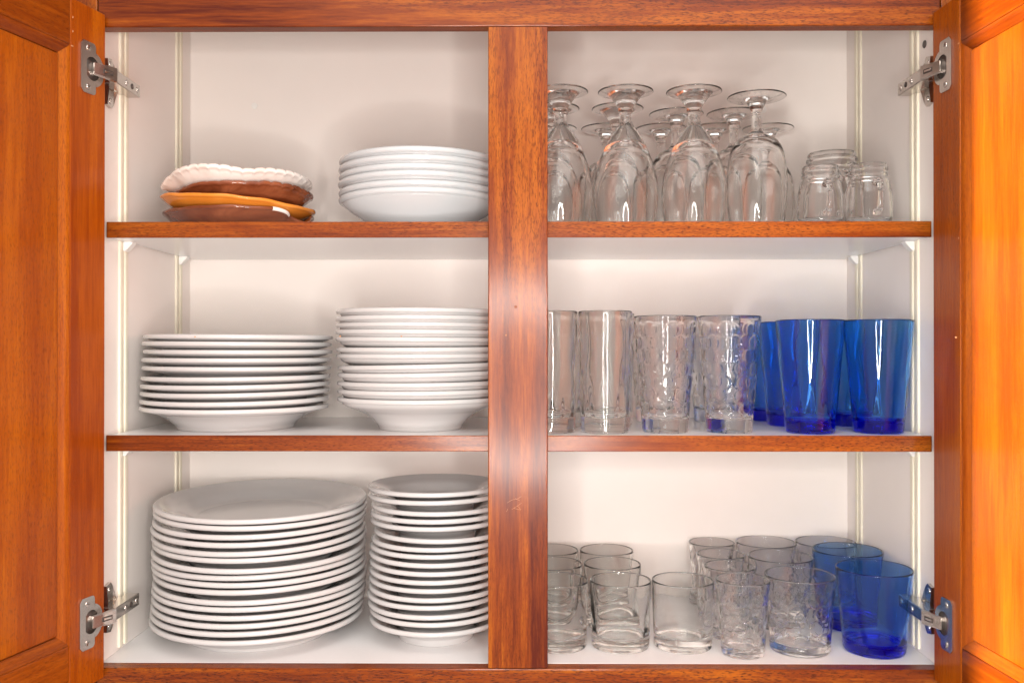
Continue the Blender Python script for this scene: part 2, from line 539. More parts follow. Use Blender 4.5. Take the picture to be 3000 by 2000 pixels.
# ------------------------------------------------------------------ hinges
def plate_with_hole(outer, inner, t):
    b = bmesh.new()
    def loop(pts, y):
        v = [b.verts.new((x, y, z)) for x, z in pts]
        return v, [b.edges.new((v[k], v[(k + 1) % len(v)])) for k in range(len(v))]
    vo, eo = loop(outer, 0); vi, ei = loop(inner, 0)
    res = bmesh.ops.triangle_fill(b, use_beauty=True, use_dissolve=False, edges=eo + ei)
    faces = [f for f in res['geom'] if isinstance(f, bmesh.types.BMFace)]
    ext = bmesh.ops.extrude_face_region(b, geom=faces)
    bmesh.ops.translate(b, verts=[v for v in ext['geom'] if isinstance(v, bmesh.types.BMVert)], vec=(0, t, 0))
    return b

def arc(cx, cz, r, a0, a1, n):
    return [(cx + r * math.cos(R(a0 + (a1 - a0) * k / n)), cz + r * math.sin(R(a0 + (a1 - a0) * k / n))) for k in range(n + 1)]

def screw_mesh():
    return lathe('screw', fillet([(0, 0), (0.0034, 0), (0.0031, 0.0009, 0.0005), (0.0010, 0.0013, 0.0003), (0, 0.0007)]), 20)
SCREW = screw_mesh()
SCREW.materials.append(STEEL_BRIGHT)
def slot_shade_mesh():  # raised dark bars, painted shade of a screw's cross recess
    b = bmesh.new()
    for w_, h_ in ((0.0021, 0.00035), (0.00035, 0.0021)):
        c = box_bm(-w_, w_, -h_, h_, 0.0006, 0.00125)
        tmp = bpy.data.meshes.new('t'); c.to_mesh(tmp); c.free(); b.from_mesh(tmp); bpy.data.meshes.remove(tmp)
    me = bm_mesh('cross_slot_shade', b); me.materials.append(STEEL_DARK_AND_SHADE)
    return me

def hinge(side, hpos, u, zc, flip, label):
    """flip = +1: mounting-plate wing longer below (upper hinges), -1: longer above"""
    inn = Vector((-side * abs(u.y), -side * -u.x * 1.0, 0))
    inn = Vector((-u.y, u.x, 0)) * (1 if side < 0 else -1)     # normal of the door's inner face
    # matrix: local x = along the door from its hinge edge, local y = out of the inner face, z up
    Mx = Matrix(((u.x * 0.885, inn.x, 0, hpos.x), (u.y * 0.885, inn.y, 0, hpos.y), (0, 0, 1, zc), (0, 0, 0, 1)))
    root = empty('hinge', (0, 0, 0))
    root.parent = cab; root.matrix_parent_inverse = Matrix.Translation(-Vector(BASE))
    tag(root, label)
    def put(name, me, m, mat=None):
        if m and not me.materials: me.materials.append(m)
        o = bpy.data.objects.new(name, me); C.objects.link(o)
        o.parent = root
        if mat is not None: o.matrix_local = mat
        return o
    c = 0.004
    outer = ([(0.0424 - c, -0.0262), (0.0424, -0.0262 + c), (0.0424, 0.0262 - c), (0.0424 - c, 0.0262), (0.0185 + c, 0.0262)]
             + arc(0.0185 + c, 0.0262 - c, c, 90, 180, 3)[1:] + [(0.0185, 0.0135)]
             + arc(0.0225, 0.0, 0.0178, 105, 255, 14) + [(0.0185, -0.0135)]
             + arc(0.0185 + c, -0.0262 + c, c, 180, 270, 3))
    inner = arc(0.0240, 0.0, 0.0120, 40, 320, 16)
    inner = [(min(x, 0.0345), z) for x, z in inner]
    b = plate_with_hole(outer, inner, 0.0018)
    put('cup_flange', bm_mesh('cup_flange', b, True, 30), STEEL, Mx)
    put('cup_shade', lathe('cup_shade', fillet([(0, 0.0002), (0.0128, 0.0002), (0.0128, 0.0006), (0, 0.0004)]), 32), STEEL_DARK_AND_SHADE,
        Mx @ Matrix.Translation((0.0238, 0, 0)) @ Matrix.Rotation(R(-90), 4, 'X'))  # flat dark disc stands in for the shaded hollow of the cup
    for dz in (0.0196, -0.0196):
        sm = Mx @ Matrix.Translation((0.0305, 0.0016, dz)) @ Matrix.Rotation(R(-90), 4, 'X') @ Matrix.Rotation(R(30 * dz * 100), 4, 'Z')
        put('screw', SCREW, None, sm)
        put('cross_slot_shade', SLOT_SHADE, None, sm)
    # link from the cup to the arm: a folded channel
    p0 = (Mx @ Vector((0.026, 0.0025, 0)))
    p1 = Vector((side * 0.4195, -0.0188, zc))
    d = (p1 - p0); ln_ = d.length; d.normalize()
    nrm = Vector((-d.y, d.x, 0)) * (1 if side < 0 else -1)
    if nrm.x * side > 0: nrm = -nrm
    Lm = Matrix(((d.x, nrm.x, 0, p0.x), (d.y, nrm.y, 0, p0.y), (0, 0, 1, zc), (0, 0, 0, 1)))
    b = bmesh.new()
    prof = [(-0.005, -0.0072), (0.0022, -0.0076), (0.0034, -0.0066), (0.0034, 0.0066), (0.0022, 0.0076), (-0.005, 0.0072)]
    rows = [[b.verts.new((x, n * (1 if k else 0.85), z * s_)) for n, z in prof] for k, (x, s_) in enumerate(((0.0, 0.86), (ln_ * 0.45, 0.9), (ln_ * 0.7, 1.0), (ln_, 1.0)))]
    for a_, b_ in zip(rows, rows[1:]):
        for k in range(len(prof)): b.faces.new((a_[k], a_[(k + 1) % 6], b_[(k + 1) % 6], b_[k]))
    b.faces.new(rows[0]); b.faces.new(rows[-1])
    bmesh.ops.bevel(b, geom=list(b.edges), offset=0.0005, segments=2, affect='EDGES')
    put('link', bm_mesh('link', b, True, 35), STEEL_BRIGHT, Lm)
    b = box_bm(ln_ * 0.38, ln_ * 0.82, 0.0033, 0.0037, -0.0024, 0.0024, 0.00015, 1)
    put('link_slot_shade', bm_mesh('link_slot_shade', b), STEEL_DARK_AND_SHADE, Lm)  # dark bar on the surface, coloured as the shade inside a slot
    b = box_bm(ln_ * 0.44, ln_ * 0.76, 0.0036, 0.0042, -0.0010, 0.0012, 0.0003, 2)
    put('link_rivet', bm_mesh('link_rivet', b, True, 40), STEEL_BRIGHT, Lm)
    # arm: a long box along the side wall
    x0, x1 = side * 0.4188, side * 0.4335
    b = box_bm(min(x0, x1), max(x0, x1), -0.0170, 0.0420, zc - 0.0067, zc + 0.0067, 0.0012, 3)
    put('arm', bm_mesh('arm', b, True, 35), STEEL)
    face = Matrix.Translation((side * 0.4190, 0, zc)) @ Matrix.Rotation(R(90 * -side), 4, 'Y')
    for yy in (0.0340, 0.0075):
        sm = Matrix.Translation((0, yy, 0)) @ face @ Matrix.Rotation(R(yy * 900), 4, 'Z')
        put('screw', SCREW, None, sm); put('cross_slot_shade', SLOT_SHADE, None, sm)
    put('arm_hole_shade', lathe('arm_hole_shade', [(0, 0.0004), (0.0030, 0.0004), (0.0030, 0.0007), (0, 0.0007)], 16), STEEL_DARK_AND_SHADE, Matrix.Translation((0, 0.0205, 0)) @ face)  # dark disc on the arm's face in place of a hole's shade
    # mounting plate with its two wings on the wall
    b = box_bm(min(side * 0.4335, side * 0.4398), max(side * 0.4335, side * 0.4398), -0.001, 0.035, zc - 0.0055, zc + 0.0055, 0.0006, 2)
    put('mounting_plate', bm_mesh('mounting_plate', b, True, 35), STEEL)
    b = bmesh.new()
    pts = [(-0.002, 0.006), (0.000, 0.0245), (0.010, 0.0265), (0.0145, 0.022), (0.0185, 0.006)]
    pts += [(y, -z) for y, z in reversed(pts)]
    xs = (side * 0.4398, side * 0.4362)
    A = [b.verts.new((xs[0], y, zc + z)) for y, z in pts]
    B = [b.verts.new((xs[1] if abs(z) > 0.01 else side * 0.4335, y, zc + z)) for y, z in pts]
    n = len(pts)
    for k in range(n): b.faces.new((A[k], A[(k + 1) % n], B[(k + 1) % n], B[k]))
    b.faces.new(A)
    bmesh.ops.triangulate(b, faces=[b.faces.new(B)])
    put('wing', bm_mesh('wing', b, True, 30), STEEL)
    for s_ in (1, -1):
        sm = Matrix.Translation((side * 0.4364, 0.0065, zc + s_ * 0.0195)) @ Matrix.Rotation(R(90 * -side), 4, 'Y')
        put('screw', SCREW, None, sm)
    return root
SLOT_SHADE = slot_shade_mesh()
hinge(-1, hl, ul, 0.2808, 1, 'upper hinge of the left door')
hinge(-1, hl, ul, -0.2800, -1, 'lower hinge of the left door')
hinge(1, hr, ur, 0.2812, 1, 'upper hinge of the right door')
hinge(1, hr, ur, -0.2797, -1, 'lower hinge of the right door')

# ------------------------------------------------------------------ shelves and their clips
ZS1, ZS2 = 0.1309, -0.0958
def shelf(z, label, n1, n2):
    r = empty('shelf', (0, 0.12, z - 0.016)); r['base'] = (0, 0.12, z - 0.016)
    tag(r, label, 'shelf', 'shelves across the cabinet')
    box('board', -0.4368, 0.4368, 0.0042, 0.2525, z - 0.0160, z, SHELFWHITE, r, 0.0004)
    e = box('front_edging', -0.4378, 0.4375, 0.0008, 0.0041, z - 0.0165, z + 0.0004, WOOD_EDGE, r, 0.0007)
    for x, dz in n1:
        o = link('nail_head', lathe('nail_head', [(0, 0), (0.0008, 0), (0.0006, 0.0003), (0, 0.0004)], 8), PALE_CHIP, None)
        o.parent = e; o.matrix_parent_inverse = Matrix.Translation((0, -0.12, -(z - 0.016)))
        o.location = (x, 0.0008, z - dz); o.rotation_euler = (R(90), 0, 0)
    return r
shelf(ZS1, 'upper shelf, white board with mahogany front edge under the goblets', [(-0.300, 0.008), (-0.165, 0.0075), (0.405, 0.0085)], 0)
shelf(ZS2, 'lower shelf, white board with mahogany front edge under the tall tumblers', [(-0.108, 0.0075), (-0.011, 0.0065)], 0)
def clip_mesh(s):
    b = bmesh.new()
    # wedge: wide flat top under the board, tapering down to the wall
    pr = [(0.0, 0.0), (0.0105, 0.0), (0.0105, -0.0016), (0.0042, -0.0088), (0.0022, -0.0105), (0.0, -0.0105)]
    rows = [[b.verts.new((-s * x, y, z)) for x, z in pr] for y in (-0.0055, 0.0055)]
    n = len(pr)
    for k in range(n): b.faces.new((rows[0][k], rows[0][(k + 1) % n], rows[1][(k + 1) % n], rows[1][k]))
    b.faces.new(rows[0]); b.faces.new(rows[1])
    bmesh.ops.bevel(b, geom=list(b.edges), offset=0.0006, segments=2, affect='EDGES')
    return bm_mesh('shelf_clip', b, True, 40)
for s, sw in ((-1, 'left'), (1, 'right')):
    cm = clip_mesh(s)
    for z, zw in ((ZS1 - 0.0161, 'upper'), (ZS2 - 0.0161, 'lower')):
        for y, yw in ((0.0455, 'front'), (0.2100, 'rear')):
            o = link('shelf_clip', cm, CLIP, None, (s * (WX - 0.0029), y, z))
            tag(o, 'white plastic clip under the %s shelf, on the %s track of the %s wall' % (zw, yw, sw), 'clip', 'shelf support clips')

# ------------------------------------------------------------------ china
def plate_prof(Rr, h, rf, fh, well_r, base_z, tv, under, rim_t):
    """under: control points of the underside between foot and rim"""
    lower = fillet([(0, base_z - 0.0042), (rf - 0.006, base_z - 0.0042, 0.002), (rf - 0.0042, 0, 0.0008), (rf, 0, 0.0012), (rf + 0.0012, fh, 0.0015), under[0]])
    und = spline(under + [(Rr - rim_t * 0.75, h - rim_t * 0.42)], 6)
    rim = [(Rr - rim_t * 0.5 + rim_t * 0.5 * math.cos(R(a)), h + rim_t * 0.5 * math.sin(R(a))) for a in range(-62, 118, 15)]
    topc = [(Rr - rim_t * 1.25, h + rim_t * 0.30)] + [(r, z + tv) for r, z in reversed(under[1:])]
    topc = [p for p in topc if p[0] < Rr - rim_t * 1.2 and p[0] > well_r + 0.004]
    upp = spline([rim[-1]] + topc + [(well_r, base_z + 0.0009), (well_r - 0.008, base_z)], 6)
    pr = lower[:-1] + und + rim[1:-1] + upp + [(well_r * 0.5, base_z), (0, base_z)]
    return pr

DINNER = lathe('dinner_plate', plate_prof(0.1222, 0.0215, 0.084, 0.004, 0.079, 0.0062, 0.0048,
               [(0.0865, 0.0052), (0.095, 0.0110), (0.108, 0.0158)], 0.0060), 160)
SIDE = lathe('side_plate', plate_prof(0.0773, 0.0230, 0.0436, 0.0066, 0.044, 0.0076, 0.0045,
             [(0.0452, 0.0078), (0.053, 0.0138), (0.065, 0.0184)], 0.0056), 128)
SOUP = lathe('soup_plate', plate_prof(0.1070, 0.0245, 0.0665, 0.0036, 0.062, 0.0062, 0.0046,
             [(0.0690, 0.0052), (0.078, 0.0122), (0.090, 0.0180), (0.099, 0.0205)], 0.0056), 144)
DEEP = lathe('deep_plate', plate_prof(0.0955, 0.0348, 0.0480, 0.0038, 0.044, 0.0062, 0.0046,
             [(0.0505, 0.0056), (0.0570, 0.0127), (0.0672, 0.0194), (0.0780, 0.0238), (0.0880, 0.0282)], 0.0058), 144)
DEEP_B = lathe('shallow_bowl', plate_prof(0.0945, 0.0350, 0.0500, 0.0038, 0.046, 0.0062, 0.0046,
             [(0.0530, 0.0060), (0.0630, 0.0118), (0.075, 0.0190), (0.0835, 0.0250), (0.0892, 0.0302)], 0.0072), 144)

ORD = ['', 'second', 'third', 'fourth', 'fifth', 'sixth', 'seventh', 'eighth', 'ninth', 'tenth', 'eleventh', 'twelfth',
       'thirteenth', 'fourteenth', 'fifteenth', 'sixteenth', 'seventeenth']
def stack(name, me, m, x, y, z0, zs, dxs, tilts, noun, where, cat, group):
    """zs: height of each plate's foot above z0, from the bottom one up"""
    me.materials.clear(); me.materials.append(m)
    n = len(zs)
    for k in range(n):
        o = bpy.data.objects.new(name, me); C.objects.link(o)
        jx = dxs[k] if dxs else 0
        jy = 0 if k == 0 else random.uniform(-0.0012, 0.0012)
        o.location = (x + jx, y + jy, z0 + zs[k])
        tx, ty = (tilts[k] if tilts else (0, 0))
        o.rotation_euler = (R(tx), R(ty), random.uniform(0, 6.28))
        # tilt must be applied in the world frame
        o.rotation_mode = 'QUATERNION'
        q = Matrix.Rotation(R(ty), 4, 'Y') @ Matrix.Rotation(R(tx), 4, 'X') @ Matrix.Rotation(random.uniform(0, 6.28), 4, 'Z')
        o.rotation_quaternion = q.to_quaternion()
        t = n - 1 - k
        pos = 'topmost' if t == 0 else ('lowest' if k == 0 else ORD[t] + ' from the top')
        if t == 0 or k == 0:
            lab = '%s %s of the %s' % (pos, noun, where)
        else:
            lab = '%s, %s in the %s' % (noun, pos, where)
        tag(o, lab, cat, group)

zz = [v / 2.8 / 2760 for v in (0, 70, 140, 205, 270, 325, 407, 470, 527, 590, 673, 730, 803, 860, 933, 985)]
lx = [22, 28, 38, 42, 42, 50, 50, 38, 38, 42, 48, 40, 35, 48, 52, 50]
stack('dinner_plate', DINNER, CHINA, -0.3035, 0.1150, ZF, [v + 0.0042 * k / 15 for k, v in enumerate(zz)], [(v - 44) / 2.8 / 2500 for v in lx],
      [(0, 0)] + [(2.1 * k / 15 + random.uniform(-.3, .3), random.uniform(-.35, .35)) for k in range(1, 16)],
      'large white dinner plate', 'widest stack, bottom left', 'plate', 'stack of large dinner plates on the cabinet floor')
ys_ = [255, 320, 405, 465, 525, 615, 685, 740, 805, 875, 940, 1012, 1080, 1145, 1218, 1275, 1352]
zz = [(1352 - v) / 2.703 * 1.1227 / 3026 for v in reversed(ys_)]
lx = list(reversed([50, 52, 75, 70, 70, 95, 78, 65, 60, 65, 62, 58, 58, 45, 50, 65, 62]))
stack('side_plate', SIDE, CHINA, -0.0945, 0.0946, ZF, zz, [(v - 62) / 2.703 / 2500 for v in lx],
      [(0, 0)] + [(random.uniform(-.3, .3), random.uniform(-.35, .35)) for _ in range(16)],
      'small white side plate', 'narrow stack on the cabinet floor', 'plate', 'stack of small side plates beside the post')
py = [985, 1007, 1031, 1057, 1082, 1112, 1135, 1158, 1183, 1207]
zz = [(1207 - v) * 1.101 / 3026 for v in reversed(py)]
lx = [135, 138, 143, 147, 153, 157, 153, 162, 157, 165]
stack('soup_plate', SOUP, CHINA, -0.3285, 0.1040, ZS2, zz, [(v - 150) / 2.045 / 2500 * 0.8 for v in lx],
      [(0, 0)] + [(random.uniform(-.3, .3), t) for t in (-0.3, -0.5, -0.4, -0.3, 0.2, 0.1, 0.2, 0.3, 0.3)],
      'white soup plate', 'ten-plate stack on the lower shelf', 'plate', 'stack of soup plates on the lower shelf')
py = [906, 929, 949, 970, 993, 1023, 1043, 1076, 1099, 1128, 1153, 1179]
zz = [(1179 - v) * 1.0945 / 3026 for v in reversed(py)]
lx = [1303, 1304, 1303, 1310, 1310, 1296, 1298, 1292, 1290, 1292, 1294, 1296]
stack('deep_plate', DEEP, CHINA, -0.1135, 0.0920, ZS2, zz, [(v - 1300) / 2.045 / 2500 for v in lx],
      [(0, 0)] + [(random.uniform(-.3, .3), -t) for t in (0.2, 0.3, 0.9, 1.2, 0.1, 0.2, -0.4, -0.4, -0.2, -0.1, -0.2)],
      'deep white plate', 'twelve-plate stack beside the post', 'plate', 'stack of deep plates on the lower shelf')
py = [436, 460, 485, 507, 534, 555]
zz = [(555 - v) * 1.109 / 3026 for v in reversed(py)]
stack('shallow_bowl', DEEP_B, CHINA_B, -0.1135, 0.0970, ZS1, zz, [0, .0004, -.0003, .0005, 0, .0006],
      [(0, 0)] + [(random.uniform(-.2, .2), random.uniform(-.2, .2)) for _ in range(5)],
      'shallow white bowl', 'six-bowl stack on the upper shelf', 'bowl', 'stack of shallow bowls on the upper shelf')

# ------------------------------------------------------------------ leaf-shaped dishes
def leaf_dish(name, m, loc, outline, height, thick, foot_r, foot_h, rot, label, trim=None, ripple=None):
    """outline(a) rim radius, height(a) rim height above the foot plane"""
    NA, NR = 420, 22
    verts, faces = [], []
    def pt(a, t, under):
        Ro, H = outline(a), height(a)
        r = foot_r + (Ro - foot_r) * t if t >= 0 else foot_r * (1 + t)
        z = foot_h + (H - foot_h) * (max(t, 0) ** 2.0)
        # veins and ripples grow towards the rim
        z += 0.0003 * math.sin(a * 13 + 1) * max(t, 0) ** 2
        if ripple: z += ripple(a) * max(t, 0) ** (26 if under else 14)
        if under: z -= thick * (1 - 0.12 * max(t, 0) ** 6)
        return (r * math.cos(a), r * math.sin(a), z)
    ts = [-1 + k / 4 for k in range(4)] + [k / NR for k in range(NR + 1)]
    def grid(under):
        rows = []
        for t in ts:
            if t == -1:
                rows.append([len(verts)]); verts.append((0, 0, foot_h - (thick if under else 0)))
            else:
                row = []
                for j in range(NA):
                    row.append(len(verts)); verts.append(pt(2 * PI * j / NA, t, under))
                rows.append(row)
        return rows
    top_, bot_ = grid(False), grid(True)
    def skin(rows, rev):
        for A, B in zip(rows, rows[1:]):
            for j in range(NA):
                k = (j + 1) % NA
                f = (A[0], B[j], B[k]) if len(A) == 1 else (A[j], B[j], B[k], A[k])
                faces.append(tuple(reversed(f)) if rev else f)
    skin(top_, False); skin(bot_, True)
    # rounded lip
    prev = top_[-1]
    for q_ in range(1, 6):
        ang = PI * q_ / 6
        row = []
        for j in range(NA):
            a = 2 * PI * j / NA
            p, q = Vector(verts[top_[-1][j]]), Vector(verts[bot_[-1][j]])
            c = (p + q) / 2 + (p - q) / 2 * math.cos(ang) + Vector((math.cos(a), math.sin(a), 0)) * (p - q).length * 0.5 * math.sin(ang)
            row.append(len(verts)); verts.append(tuple(c))
        for j in range(NA):
            k = (j + 1) % NA
            faces.append((prev[j], row[j], row[k], prev[k]))
        prev = row
    for j in range(NA):
        k = (j + 1) % NA
        faces.append((prev[j], bot_[-1][j], bot_[-1][k], prev[k]))
    # foot ring
    f0 = []
    for (rr, zz_) in ((foot_r * 0.97, foot_h - thick * 0.7), (foot_r * 0.96, 0.0), (foot_r * 0.88, 0.0), (foot_r * 0.86, foot_h - thick * 0.7)):
        ring_ = []
        for j in range(NA):
            a = 2 * PI * j / NA
            ring_.append(len(verts)); verts.append((rr * math.cos(a), rr * math.sin(a), zz_))
        f0.append(ring_)
    for A, B in zip(f0, f0[1:]):
        for j in range(NA):
            k = (j + 1) % NA
            faces.append((A[j], A[k], B[k], B[j]))
    me = bpy.data.meshes.new(name)
    me.from_pydata(verts, [], faces)
    bm = bmesh.new(); bm.from_mesh(me); bmesh.ops.recalc_face_normals(bm, faces=bm.faces); bm.to_mesh(me); bm.free()
    me.shade_smooth(); me.set_sharp_from_angle(angle=R(60))
    me.materials.append(m)
    if trim:
        mat2, test = trim
        me.materials.append(mat2)
        for p in me.polygons:
            c = p.center
            a = math.atan2(c.y, c.x)
            if test(a % (2 * PI), math.hypot(c.x, c.y) / outline(a % (2 * PI))): p.material_index = 1
    o = link(name, me, None, None, loc)
    o.rotation_euler = tuple(R(v) for v in rot)
    tag(o, label, 'dish', 'leaf-shaped dishes piled on the upper shelf')
    return o

def bump(a, c, w_):
    d = (a - c + PI) % (2 * PI) - PI
    return math.exp(-(d / w_) ** 2)
def ell(a, ax, by): return ax * by / math.hypot(by * math.cos(a), ax * math.sin(a))
F = 1.5 * PI      # the direction towards the camera
LXC, LYC = -0.3305, 0.1075
# bottom: dark brown leaf, lobed at the right with a bare white lip there
leaf_dish('leaf_dish', G_BROWN_B, (LXC + 0.002, LYC, ZS1),
          lambda a: ell(a, 0.0835, 0.081) * (1 + 0.006 * math.sin(6 * a + 0.4) - 0.07 * bump(a, F + 1.10, 0.10) + 0.05 * bump(a, F + 1.34, 0.12)),
          lambda a: 0.0225 + 0.0007 * math.sin(4 * a + 0.6) + 0.0015 * bump(a, F + 0.80, 0.16) - 0.010 * bump(a, F + 1.28, 0.20),
          0.0050, 0.050, 0.0056, (0, 0, 0), 'lowest leaf-shaped dish, dark brown glaze with bare white lobed corner',
          (G_WHITE, lambda a, t: t > 1.006 and F + 0.74 < a < F + 1.04))
# amber leaf, tilted down to the right
leaf_dish('leaf_dish', G_ORANGE, (LXC - 0.0005, LYC, ZS1 + 0.0165),
          lambda a: ell(a, 0.0862, 0.082) * (1 + 0.006 * math.sin(5 * a) + 0.02 * bump(a, 0.0, 0.18)),
          lambda a: 0.0190 + 0.0006 * math.sin(4 * a + 0.4) - 0.0003 * math.sin(9 * a),
          0.0050, 0.052, 0.0056, (0.5, 4.2, 0), 'smooth amber orange dish, third from the top of the leaf dishes')
# brown leaf with a ruffled rim
leaf_dish('leaf_dish', G_BROWN, (LXC + 0.0040, LYC + 0.002, ZS1 + 0.0285),
          lambda a: ell(a, 0.0805, 0.079) * (1 + 0.006 * abs(math.sin(14 * a)) * (0.3 + bump(a, F + 0.95, 0.6)) - 0.03 * bump(a, F - 0.85, 0.3)),
          lambda a: 0.0195 + 0.0032 * bump(a, F + 0.85, 0.50) + 0.0012 * bump(a, F - 0.1, 0.35) - 0.005 * bump(a, F - 0.95, 0.40),
          0.0058, 0.050, 0.0062, (-0.4, -1.0, 0), 'glossy brown dish with ruffled rim under the pale scalloped dish',
          None, lambda a: -0.0014 * (1 - abs(math.sin(18 * a))) ** 2 * (0.35 + bump(a, F + 0.9, 0.5)))
# pale scalloped leaf on top
leaf_dish('leaf_dish', G_WHITE, (LXC - 0.0005, LYC + 0.002, ZS1 + 0.0405),
          lambda a: ell(a, 0.0830, 0.081) * (1 - 0.04 * bump(a, F - 0.80, 0.14)),
          lambda a: 0.0235 + 0.0040 * bump(a, F - 0.15, 0.45) + 0.0030 * bump(a, F + 0.95, 0.45) - 0.0095 * bump(a, F - 1.15, 0.30) - 0.0020 * bump(a, F + 0.35, 0.25),
          0.0066, 0.052, 0.0072, (-0.5, -0.4, 0), 'pale cream dish with scalloped wavy rim, topmost of the leaf dishes',
          None, lambda a: -0.0016 * (1 - abs(math.sin(21 * a + 0.3))) ** 2.5)

# ------------------------------------------------------------------ goblets, upside down
def goblet_parts(kind):
    # z = 0 at the rim standing on the shelf, foot on top; profile split in three open shells that close on each other
    if kind == 'A':
        H = 0.1520
        out = spline([(0.0318, 0.0), (0.0338, 0.012), (0.0354, 0.028), (0.0355, 0.042), (0.0325, 0.0615), (0.0255, 0.0815), (0.0195, 0.0945), (0.0135, 0.1045), (0.0095, 0.1100)], 7)
        inn = spline([(0.0299, 0.0004), (0.0319, 0.012), (0.0335, 0.028), (0.0335, 0.042), (0.0301, 0.060), (0.0225, 0.0790), (0.0140, 0.0890), (0.0065, 0.0925), (0.0, 0.0932)], 7)
        stem = spline([(0.0095, 0.1100), (0.0074, 0.1150), (0.0066, 0.1205), (0.0066, 0.1255), (0.0078, 0.1268), (0.0083, 0.1286), (0.0080, 0.1305)], 6)
        foot = spline([(0.0080, 0.1305), (0.0098, 0.1340), (0.0138, 0.1395), (0.0172, 0.1438), (0.0188, 0.1458), (0.0215, 0.1469), (0.0260, 0.1476), (0.0294, 0.1482), (0.0304, 0.1486), (0.0305, 0.1494), (0.0296, 0.1500), (0.0260, 0.1495), (0.0215, 0.1489), (0.0150, 0.1480), (0.0090, 0.1473), (0.0040, 0.1470), (0.0, 0.1469)], 5)
    else:
        H = 0.1450
        out = spline([(0.0292, 0.0), (0.0312, 0.015), (0.0329, 0.035), (0.0332, 0.050), (0.0322, 0.0620), (0.0290, 0.0812), (0.0245, 0.0915), (0.0190, 0.0972), (0.0110, 0.1012), (0.0072, 0.1045)], 7)
        inn = spline([(0.0274, 0.0004), (0.0294, 0.015), (0.0311, 0.035), (0.0313, 0.050), (0.0303, 0.0610), (0.0270, 0.0790), (0.0222, 0.0880), (0.0155, 0.0935), (0.0070, 0.0960), (0.0, 0.0965)], 7)
        stem = spline([(0.0072, 0.1045), (0.0058, 0.1085), (0.0054, 0.1150), (0.0054, 0.1235), (0.0062, 0.1250), (0.0066, 0.1270), (0.0064, 0.1290)], 6)
        foot = spline([(0.0064, 0.1290), (0.0078, 0.1320), (0.0098, 0.1355), (0.0118, 0.1392), (0.0150, 0.1407), (0.0220, 0.1414), (0.0290, 0.1420), (0.0314, 0.1423), (0.0319, 0.1430), (0.0314, 0.1436), (0.0290, 0.1434), (0.0220, 0.1428), (0.0150, 0.1421), (0.0090, 0.1413), (0.0040, 0.1409), (0.0, 0.1408)], 5)
    lip = [(out[0][0] - 0.00095 + 0.00095 * math.cos(a), 0.0009 - 0.0009 * math.sin(a)) for a in (PI * 0.85, PI * 0.65, PI * 0.5, PI * 0.35, PI * 0.15)]
    out = [(r, z + 0.0009) if k == 0 else (r, z) for k, (r, z) in enumerate(out)]
    inn = [(r, z + 0.0006) if k == 0 else (r, z) for k, (r, z) in enumerate(inn)]
    # bowl: from the inside centre down the inside, round the lip, up the outside to the stem
    bowl = list(reversed(inn)) + lip + out
    return (lathe('bowl', bowl, 72), lathe('stem', stem, 72), lathe('foot', foot, 72))
GA, GB = goblet_parts('A'), goblet_parts('B')
for t in GA + GB: t.materials.append(GLASS_GOBLET)
def goblet(kind, x, y, label, group):
    r = empty('goblet', (x, y, ZS1 + 0.0003))
    for nm, me in zip(('bowl', 'stem', 'foot'), GA if kind == 'A' else GB):
        o = bpy.data.objects.new(nm, me); C.objects.link(o); o.parent = r
        o.rotation_euler = (0, 0, random.uniform(0, 6.28)) if nm == 'foot_' else (0, 0, 0)
    tag(r, label, 'wine glass', group)
GG = 'upturned goblets on the upper shelf'
def gx(px, y): return (px - 1517) * (0.958 + y) / 2650
for kind, px, y, lab in (
        ('A', 1642, 0.0440, 'upturned clear goblet at the front, half hidden by the post'),
        ('A', 1833, 0.0440, 'upturned tulip goblet, second from the post in the front row'),
        ('A', 2033, 0.0440, 'upturned tulip goblet, third from the post in the front row'),
        ('B', 2216, 0.0440, 'upturned round-bowled goblet at the right end of the front row'),
        ('A', 1622, 0.1150, 'upturned goblet in the middle row, right behind the post'),
        ('A', 1809, 0.1160, 'upturned thick-footed goblet, second from the post in the middle row'),
        ('B', 1981, 0.1170, 'upturned thin-footed goblet, third from the post in the middle row'),
        ('B', 2150, 0.1160, 'upturned thin-footed goblet at the right end of the middle row'),
        ('B', 1616, 0.1900, 'upturned goblet in the back row, next to the post'),
        ('B', 1776, 0.1890, 'upturned goblet, second from the post in the back row'),
        ('B', 1936, 0.1900, 'upturned goblet, third from the post in the back row'),
        ('B', 2093, 0.1890, 'upturned goblet, fourth from the post in the back row'),
        ('B', 2249, 0.1900, 'upturned goblet at the right end of the back row, nearest the mugs')):
    goblet(kind, gx(px, y), y, lab, GG)

